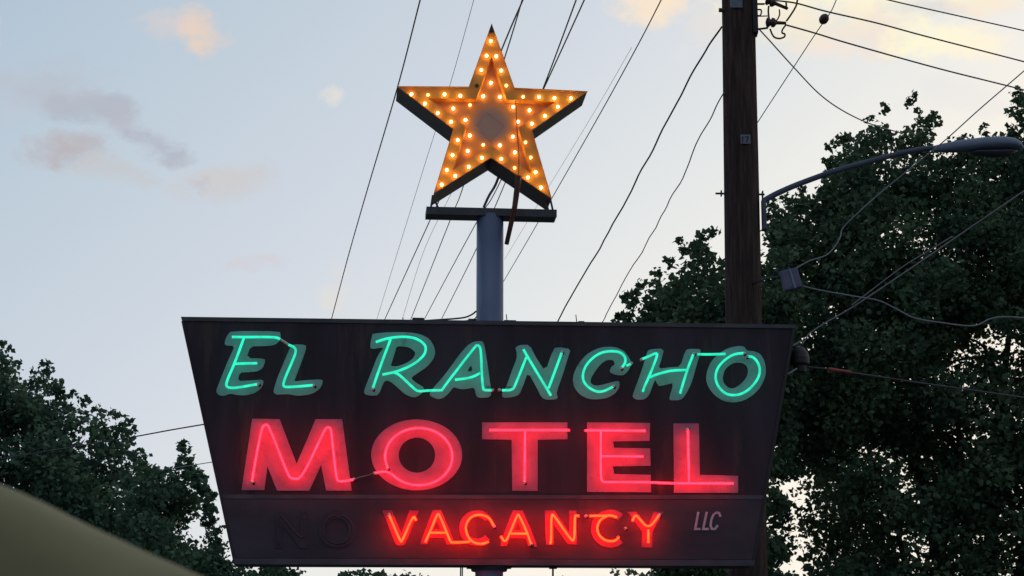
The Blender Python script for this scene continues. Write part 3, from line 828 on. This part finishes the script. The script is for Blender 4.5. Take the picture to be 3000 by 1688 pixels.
# egg insulator
c = W(2414, 56, 18.62)
bm = bmesh.new()
d = (W(2432, 38, 18.5) - W(2390, 98, 18.8)).normalized()
lathe(bm, (0, 0, 0), [(0.012, -0.065), (0.028, -0.05), (0.043, -0.025), (0.046, -0.006), (0.040, 0.0), (0.046, 0.006), (0.043, 0.025), (0.028, 0.05), (0.012, 0.062)], seg=16, M3=d.to_track_quat('Z', 'Y').to_matrix())
o = from_bm('egg_insulator', bm, M['porcelain'], None, True); o.location = c
tag(o, 'dark brown egg-shaped insulator threaded on the thin guy wire right of the pole top', 'insulator')
# splice box
c = W(2316, 820, 18.2)
bx = empty('splice_box', c)
tag(bx, 'small blue-grey cable box hanging beside the utility pole below the street light arm', 'cable box')
from mathutils import Matrix
bm = bmesh.new()
box(bm, (0, 0, 0), (0.17, 0.10, 0.19), rot=Matrix.Rotation(R(-14), 3, 'Y'), bev=0.02)
from_bm('box_body', bm, M['greybox'], bx, False)
bm = bmesh.new()
box(bm, (0.01, -0.055, 0.0), (0.02, 0.012, 0.19), rot=Matrix.Rotation(R(-14), 3, 'Y'), bev=0.003)
from_bm('latch', bm, M['lamp'], bx, False)
bm = bmesh.new()
tube(bm, [Vector((-0.09, 0, 0.03)), Vector((-0.20, 0.15, 0.05)), Vector((-0.30, 0.35, 0.05))], 0.009, 6)
from_bm('hanger', bm, M['darksteel'], bx, True)

# ------------------------------------------------------------------ trees
def inside(p, poly):
    x, y = p; c = False
    for i in range(len(poly)):
        x1, y1 = poly[i]; x2, y2 = poly[i - 1]
        if (y1 > y) != (y2 > y) and x < (x2 - x1) * (y - y1) / (y2 - y1) + x1: c = not c
    return c

def edge_dist(p, poly):
    P = Vector(p); best = 1e9
    for i in range(len(poly)):
        a, b = Vector(poly[i]), Vector(poly[i - 1])
        ab = b - a
        t = max(0, min(1, (P - a).dot(ab) / max(ab.dot(ab), 1e-9)))
        best = min(best, (P - a - ab * t).length)
    return best

def make_tree(name, label, polys, Y, thick, nclump, nleaf, leaf, base_px, trunk_r, m, seed, gap=0.0, gfreq=0.9, twigs=14, group=None, rmax=0.42, droop=0.0, sprigs=(), gap_y=-999):
    rnd = random.Random(seed)
    rs = np.random.RandomState(seed)
    g = W(base_px, 1688, Y); basep = Vector((g.x, Y, 0))
    root = empty(name, basep)
    tag(root, label, 'tree', group)
    ppm = F / Y
    allp = [p for P in polys for p in P]
    x0, x1 = min(p[0] for p in allp), max(p[0] for p in allp)
    y0, y1 = min(p[1] for p in allp), max(p[1] for p in allp)
    cl = []
    tries = 0
    while len(cl) < nclump and tries < nclump * 40:
        tries += 1
        p = (rnd.uniform(x0, x1), rnd.uniform(y0, y1))
        P = next((P for P in polys if inside(p, P)), None)
        if P is None: continue
        d = edge_dist(p, P) / ppm
        if d < 0.03: continue
        dep = rnd.uniform(-1, 1) * min(thick, 0.35 + d * 1.3)
        w = W(p[0], p[1], Y + dep)
        nz = noise.noise(Vector((w.x * gfreq + seed, w.z * gfreq, 3.3)))
        nz2 = noise.noise(Vector((w.x * gfreq * 3 + seed, w.z * gfreq * 3, 1.3)))
        if nz + 0.5 * nz2 < (gap if p[1] > gap_y else gap - 0.25) - 0.15 * min(d, 1): continue
        r = min(rmax, 0.10 + d * 0.6) * rnd.uniform(0.7, 1.1)
        cl.append((w, r, d))
    for p in sprigs:
        cl.append((W(p[0], p[1], Y + rnd.uniform(-0.3, 0.3)), rnd.uniform(0.06, 0.11), 0.1))
    C = np.array([tuple(c[0]) for c in cl]); Rr = np.array([c[1] for c in cl])
    cnt = np.maximum(8, (nleaf * (Rr / rmax) ** 1.3)).astype(int)
    idx = np.repeat(np.arange(len(cl)), cnt)
    N = len(idx)
    g = rs.normal(size=(N, 3))
    g /= np.maximum(np.linalg.norm(g, axis=1, keepdims=True), 1e-6)
    rad = rs.uniform(0, 1, (N, 1)) ** 0.45 * Rr[idx][:, None] * rs.uniform(0.75, 1.15, (N, 1))
    g[:, 2] *= 0.8
    pos = C[idx] + g * rad
    u = rs.normal(size=(N, 3)) * np.array([1, 1, 0.7]) + g * 0.6 + np.array([0, 0, -droop])
    u /= np.linalg.norm(u, axis=1, keepdims=True)
    v = np.cross(u, rs.normal(size=(N, 3)))
    v /= np.maximum(np.linalg.norm(v, axis=1, keepdims=True), 1e-6)
    wn = np.cross(u, v)
    L = (leaf * rs.uniform(0.6, 1.35, N))[:, None]
    Wd = L * rs.uniform(0.32, 0.52, (N, 1))
    fold = L * rs.uniform(0.05, 0.2, (N, 1))
    a = pos - u * L * 0.5
    b = pos + u * L * 0.5
    l = pos + v * Wd + wn * fold - u * L * 0.05
    r_ = pos - v * Wd + wn * fold - u * L * 0.05
    V = np.stack([a, l, b, r_], axis=1).reshape(-1, 3) - np.array(tuple(basep))
    # tri faces: (a,l,b) (a,b,r)
    k = np.arange(N) * 4
    faces = np.stack([k, k + 1, k + 2, k, k + 2, k + 3], axis=1).reshape(-1)
    me = bpy.data.meshes.new('crown')
    me.vertices.add(N * 4); me.vertices.foreach_set('co', V.reshape(-1).astype(np.float32))
    me.loops.add(N * 6); me.loops.foreach_set('vertex_index', faces.astype(np.int32))
    me.polygons.add(N * 2); me.polygons.foreach_set('loop_start', (np.arange(N * 2) * 3).astype(np.int32))
    me.polygons.foreach_set('loop_total', np.full(N * 2, 3, dtype=np.int32))
    me.update(calc_edges=True); me.validate()
    link('crown', me, M[m], root)
    # trunk and limbs
    bm = bmesh.new()
    cen = C.mean(axis=0)
    fork = Vector((basep.x * 0.6 + cen[0] * 0.4, Y, max(1.5, float(C[:, 2].min()) * 0.9)))
    tube(bm, catmull([Vector((0, 0, -0.1)), Vector((0.05, 0.02, fork.z * 0.5)), fork - basep], 5), lambda t: trunk_r * (1.15 - 0.45 * t), 12)
    from_bm('trunk', bm, M['bark'], root, True)
    bm = bmesh.new()
    order = [i for i in range(len(cl)) if cl[i][2] > 0.45]; rnd.shuffle(order)
    mains = []
    for i in order[:7]:
        e = cl[i][0]
        mid = fork.lerp(e, 0.5) + Vector((rnd.uniform(-.3, .3), rnd.uniform(-.3, .3), rnd.uniform(0.0, 0.5)))
        path = catmull([fork - Vector((0, 0, 0.3)), mid, e], 6)
        mains.append(path)
        tube(bm, [p - basep for p in path], lambda t: trunk_r * 0.42 * (1 - t) + 0.012, 7)
    for i in order[7:7 + twigs * 3]:
        e = cl[i][0]
        best = min((p for P in mains for p in P[3:]), key=lambda p: (p - e).length)
        mid = best.lerp(e, 0.5) + Vector((rnd.uniform(-.15, .15), rnd.uniform(-.15, .15), rnd.uniform(-.05, 0.2)))
        tube(bm, [p - basep for p in catmull([best, mid, e], 4)], lambda t: 0.035 * (1 - t) + 0.006, 5)
    from_bm('limbs', bm, M['bark'], root, True)
    return root

big = [(2235,655),(2255,600),(2290,575),(2400,545),(2425,510),(2420,450),(2432,418),(2480,392),(2545,360),(2570,315),(2600,305),(2640,340),(2672,345),(2660,290),(2676,283),(2700,325),(2745,335),(2755,372),(2735,400),(2730,440),(2775,415),(2830,365),(2875,372),(2905,398),(2950,400),(2975,375),(2990,345),(2950,340),(2940,310),(2975,262),(3030,250),(3400,180),(3550,600),(3550,1500),(3400,2150),(2400,2150),(2200,1900),(2190,1200)]
make_tree('broadleaf_tree', 'tall dense dark tree filling the right edge behind the street light', [big], 26, 2.3, 1800, 150, 0.075, 2800, 0.32, 'leaf_a', 3, gap=-0.03, gap_y=950, gfreq=1.9, twigs=22, sprigs=[(2262,600),(2300,580),(2350,560),(2420,520),(2432,500),(2668,286),(2664,305),(2690,325),(2735,338),(2748,360),(2590,318),(2548,352),(2430,425),(2425,470),(2960,372),(2985,300),(2955,330),(2880,368)])
small = [(1790,960),(1830,905),(1850,870),(1875,850),(1920,815),(1945,790),(1970,755),(2000,715),(2030,712),(2060,700),(2100,690),(2150,660),(2300,640),(2360,900),(2330,1300),(2330,2000),(1930,2000),(1900,1690),(1850,1500),(1800,1150)]
make_tree('broadleaf_tree', 'smaller dark tree rising just left of the utility pole above the sign', [small], 23.5, 1.2, 430, 140, 0.075, 2150, 0.18, 'leaf_a', 11, gap=-0.17, gfreq=1.1, twigs=10, rmax=0.34, sprigs=[(1815,925),(1832,872),(1880,835),(1925,800),(1990,705),(2060,692),(1960,765),(1860,860),(2090,680)])
left = [(-300,900),(-60,985),(0,1010),(40,1030),(55,1070),(75,1100),(105,1100),(135,1075),(160,1110),(178,1145),(215,1165),(270,1200),(330,1222),(375,1240),(385,1280),(372,1340),(400,1480),(400,2050),(-300,2050)]
make_tree('broadleaf_tree', 'tallest tree of the left clump, running off the left edge', [left], 27, 1.6, 620, 130, 0.075, 60, 0.25, 'leaf_b', 21, gap=-0.16, gfreq=1.0, twigs=14, sprigs=[(8,1005),(30,1022),(55,1062),(105,1090),(132,1068),(140,1080),(172,1120),(210,1152),(245,1175),(285,1195),(325,1210),(352,1222),(375,1235),(335,1218),(390,1262),(388,1300),(378,1335)])
mid = [(360,1370),(408,1338),(440,1350),(473,1379),(490,1410),(515,1395),(530,1350),(537,1302),(545,1350),(575,1385),(602,1430),(620,1500),(630,1570),(650,1620),(690,1655),(900,1664),(1090,1664),(1110,1700),(1100,2050),(340,2050)]
make_tree('broadleaf_tree', 'lower leafy tree beside the left slanted edge of the sign', [mid], 24, 1.2, 480, 120, 0.068, 560, 0.18, 'leaf_b', 33, gap=-0.32, gfreq=1.2, twigs=12, rmax=0.3, sprigs=[(538,1300),(540,1318),(532,1338),(548,1345),(526,1362),(556,1368),(578,1385),(596,1400),(606,1430),(590,1420),(612,1465),(622,1490),(628,1520),(618,1540),(640,1555),(634,1580),(648,1600),(552,1372),(520,1372),(512,1385),(565,1392),(585,1402),(575,1420),(598,1440),(605,1460),(600,1485),(614,1500),(608,1530),(622,1560),(612,1580),(630,1600),(400,1340),(415,1332),(484,1388),(505,1402),(570,1410),(620,1450)])
far = [(1100,1674),(1160,1666),(1230,1676),(1300,1700),(1500,1705),(1620,1690),(1700,1684),(1760,1672),(1880,1672),(1950,1690),(1950,2000),(1100,2000)]
make_tree('broadleaf_tree', 'pale distant treetops showing just below the sign beside its pole', [far], 40, 1.5, 130, 34, 0.11, 1300, 0.2, 'leaf_c', 44, gap=-0.1, gfreq=1.0, twigs=8, rmax=0.35)

# ------------------------------------------------------------------ near car mirror (out of focus)
mc = W(-150, 2150, 1.05)
mir = empty('car_mirror', mc)
tag(mir, 'out-of-focus olive-grey rounded car mirror close to the camera in the bottom left corner', 'car mirror')
prof_px = [(-1000,1500),(-800,1330),(-500,1295),(-300,1325),(-120,1372),(0,1416),(110,1463),(218,1517),(326,1568),(435,1618),(544,1665),(640,1712),(720,1780),(760,1900),(740,2100),(650,2350),(450,2550),(100,2680),(-300,2700),(-700,2600),(-950,2300),(-1000,1950)]
pr = [W(x, y, 1.05) - mc for x, y in prof_px]
pr = catmull(pr, 4, True)
cx = sum((p.x for p in pr)) / len(pr); cz = sum((p.z for p in pr)) / len(pr)
bm = bmesh.new()
rings = []
for (k, y) in ((0.2, -0.055), (0.6, -0.05), (0.85, -0.035), (0.96, -0.015), (1.0, 0.01), (1.0, 0.03), (0.99, 0.05), (0.93, 0.052)):
    rings.append([bm.verts.new((cx + (p.x - cx) * k, y, cz + (p.z - cz) * k)) for p in pr])
for a, b in zip(rings, rings[1:]):
    for i in range(len(pr)):
        j = (i + 1) % len(pr)
        bm.faces.new((a[i], a[j], b[j], b[i]))
bm.faces.new(rings[0])
from_bm('housing', bm, M['mirror_paint'], mir, True)
bm = bmesh.new()
plate(bm, [[(cx + (p.x - cx) * 0.93, cz + (p.z - cz) * 0.93) for p in pr]], 0.044, 0.049)
from_bm('mirror_glass', bm, M['glass'], mir)
bm = bmesh.new()
tube(bm, [Vector((cx - 0.05, 0.0, cz - 0.05)), Vector((cx - 0.16, 0.02, cz - 0.12)), Vector((cx - 0.22, 0.03, cz - 0.2))], 0.025, 10)
from_bm('arm', bm, M['rim_plastic'], mir, True)

# ------------------------------------------------------------------ ground
bm = bmesh.new()
bmesh.ops.create_grid(bm, x_segments=8, y_segments=8, size=900)
gr = from_bm('ground', bm, M['ground'])
tag(gr, kind='structure')

# ------------------------------------------------------------------ sky
SUN_EL, SUN_AZ = R(4.0), R(24.0)      # azimuth clockwise from +Y
w = bpy.data.worlds.new('World')
S.world = w
w.use_nodes = True
nt = w.node_tree
for n_ in list(nt.nodes): nt.nodes.remove(n_)
L = nt.links.new
out = nd(nt, 'ShaderNodeOutputWorld')
bg = nd(nt, 'ShaderNodeBackground')
L(bg.outputs[0], out.inputs[0])
sky = nd(nt, 'ShaderNodeTexSky', sky_type='NISHITA')
sky.sun_disc = False
sky.sun_elevation = SUN_EL
sky.sun_rotation = SUN_AZ
tc = nd(nt, 'ShaderNodeTexCoord')
sep = nd(nt, 'ShaderNodeSeparateXYZ'); L(tc.outputs['Generated'], sep.inputs[0])
def mth(op, a, b=None, c=None, clamp=False):
    n_ = nd(nt, 'ShaderNodeMath', operation=op); n_.use_clamp = clamp
    for i, v in enumerate((a, b, c)):
        if v is None: continue
        if isinstance(v, (int, float)): n_.inputs[i].default_value = v
        else: L(v, n_.inputs[i])
    return n_.outputs[0]
X, Yd, Zd = sep.outputs
# broad clear-sky colour: pale blue high and left, cream low and towards the sun
t = mth('ADD', mth('MULTIPLY', Zd, -2.06), mth('ADD', mth('MULTIPLY', X, 1.72), 1.19))
ramp = nd(nt, 'ShaderNodeValToRGB')
def lin(c): return tuple(((v / 255) / 12.92 if v / 255 <= 0.04045 else ((v / 255 + 0.055) / 1.055) ** 2.4) for v in c)
el = ramp.color_ramp.elements
el[0].position = 0.0; el[0].color = (*lin((174, 192, 210)), 1)
el[1].position = 1.0; el[1].color = (*lin((248, 241, 229)), 1)
for pos, c in ((0.25, (190, 204, 216)), (0.5, (207, 214, 224)), (0.75, (226, 229, 229)), (0.9, (240, 237, 230))):
    e = el.new(pos); e.color = (*lin(c), 1)
nt.links.new(mth('MAXIMUM', t, 0.0), ramp.inputs['Fac'])
# the half of the sky away from the sun is a deeper, dimmer blue
back = nd(nt, 'ShaderNodeMapRange', interpolation_type='SMOOTHSTEP')
L(Yd, back.inputs['Value'])
back.inputs['From Min'].default_value = 0.75; back.inputs['From Max'].default_value = -0.5
mxb = nd(nt, 'ShaderNodeMix', data_type='RGBA')
L(back.outputs['Result'], mxb.inputs['Factor'])
L(ramp.outputs['Color'], mxb.inputs['A'])
mxb.inputs['B'].default_value = (0.30, 0.355, 0.455, 1)
# physical sky contributes a share of the light
sc = nd(nt, 'ShaderNodeVectorMath', operation='SCALE'); sc.inputs['Scale'].default_value = 0.06
L(sky.outputs[0], sc.inputs[0])
# clouds
mpn = nd(nt, 'ShaderNodeMapping'); L(tc.outputs['Generated'], mpn.inputs['Vector'])
mpn.inputs['Scale'].default_value = (1.0, 1.0, 1.7)
nz = nd(nt, 'ShaderNodeTexNoise', Scale=24.0, Detail=8, Roughness=0.66); L(mpn.outputs['Vector'], nz.inputs['Vector'])
wz = nd(nt, 'ShaderNodeTexNoise', Scale=16.0, Detail=7, Roughness=0.6); L(tc.outputs['Generated'], wz.inputs['Vector'])
sepw = nd(nt, 'ShaderNodeSeparateColor'); L(wz.outputs['Color'], sepw.inputs[0])
yc = mth('MAXIMUM', Yd, 0.05)
U = mth('ADD', mth('DIVIDE', X, yc), mth('MULTIPLY', mth('SUBTRACT', sepw.outputs[0], 0.5), 0.075))
V = mth('ADD', mth('DIVIDE', Zd, yc), mth('MULTIPLY', mth('SUBTRACT', sepw.outputs[1], 0.5), 0.045))
front = nd(nt, 'ShaderNodeMapRange'); L(Yd, front.inputs['Value'])
front.inputs['From Min'].default_value = 0.3; front.inputs['From Max'].default_value = 0.6
clouds = [
    (560, 100, 95, 55, (232, 207, 190), 0.95), (470, 85, 95, 45, (219, 206, 203), 0.55),
    (965, 268, 48, 24, (226, 222, 214), 0.8), (5, 110, 34, 55, (226, 203, 198), 0.7),
    (90, 250, 190, 60, (186, 190, 200), 0.5), (260, 340, 130, 45, (172, 176, 188), 0.65), (380, 395, 90, 32, (182, 184, 198), 0.7),
    (190, 452, 150, 55, (184, 179, 184), 0.95), (300, 520, 110, 38, (196, 197, 200), 0.7),
    (455, 450, 70, 34, (174, 178, 190), 0.75), (330, 370, 90, 40, (180, 183, 194), 0.6), (170, 300, 110, 45, (182, 185, 196), 0.5), (410, 415, 70, 34, (174, 177, 191), 0.8), (40, 330, 110, 50, (190, 196, 206), 0.5), (620, 530, 165, 62, (205, 200, 200), 0.9), (560, 545, 60, 30, (192, 188, 194), 0.6),
    (730, 795, 62, 24, (209, 206, 212), 0.75), (975, 880, 55, 60, (226, 220, 213), 0.6),
    (1890, 20, 110, 70, (248, 228, 203), 0.95), (2080, 90, 130, 70, (232, 224, 216), 0.6), (2000, 145, 70, 40, (226, 226, 228), 0.5),
    (2560, 10, 420, 55, (255, 247, 212), 1.0), (2500, 60, 300, 60, (255, 244, 212), 0.9), (2400, 100, 210, 75, (244, 232, 208), 0.9), (2560, 120, 160, 60, (240, 226, 214), 0.8),
    (2760, 140, 160, 55, (255, 248, 212), 1.0), (2880, 150, 140, 60, (255, 242, 216), 0.9), (2720, 50, 180, 28, (216, 214, 216), 0.8),
    (2930, 40, 140, 40, (248, 232, 210), 0.8), (2430, 165, 110, 40, (246, 228, 214), 0.7), (2850, 300, 200, 50, (228, 226, 226), 0.4)]
cur = mxb.outputs['Result']
nzs = mth('MULTIPLY', mth('SUBTRACT', nz.outputs['Fac'], 0.5), 3.6)
for (px, py, rx, ry, c, op) in clouds:
    d = ray(px, py); u0, v0 = d.x / d.y, d.z / d.y
    du = mth('MULTIPLY', mth('SUBTRACT', U, u0), F / (rx * 1.25))
    dv = mth('MULTIPLY', mth('SUBTRACT', V, v0), F / (ry * 1.35))
    r2 = mth('ADD', mth('MULTIPLY', du, du), mth('MULTIPLY', dv, dv))
    den = mth('ADD', mth('SUBTRACT', 1.0, r2), nzs)
    mr = nd(nt, 'ShaderNodeMapRange', interpolation_type='SMOOTHSTEP'); L(den, mr.inputs['Value'])
    mr.inputs['From Min'].default_value = -0.1; mr.inputs['From Max'].default_value = 1.15
    mr.inputs['To Max'].default_value = op
    fac = mth('MULTIPLY', mr.outputs['Result'], front.outputs['Result'])
    mx = nd(nt, 'ShaderNodeMix', data_type='RGBA')
    L(fac, mx.inputs['Factor']); L(cur, mx.inputs['A']); mx.inputs['B'].default_value = (*lin(c), 1)
    cur = mx.outputs['Result']
# thin high veil everywhere
add = nd(nt, 'ShaderNodeMix', data_type='RGBA', blend_type='MIX')
add.inputs['Factor'].default_value = 0.04
L(cur, add.inputs['A']); L(sc.outputs[0], add.inputs['B'])
L(add.outputs['Result'], bg.inputs['Color'])
bg.inputs['Strength'].default_value = 1.06

sd = bpy.data.lights.new('sun', 'SUN')
sd.energy = 0.5; sd.angle = R(10); sd.color = (1.0, 0.80, 0.60)
so = bpy.data.objects.new('sun', sd); COL.objects.link(so)
sdir = Vector((math.sin(SUN_AZ) * math.cos(SUN_EL), math.cos(SUN_AZ) * math.cos(SUN_EL), math.sin(SUN_EL)))
so.rotation_euler = (-sdir).to_track_quat('-Z', 'Y').to_euler()
so.location = (30, 60, 20)

S.view_settings.view_transform = 'Standard'
S.view_settings.look = 'None'
S.view_settings.exposure = 0.0
S.view_settings.gamma = 1.0
S.render.engine = 'CYCLES'
S.render.resolution_x = 1024; S.render.resolution_y = 576
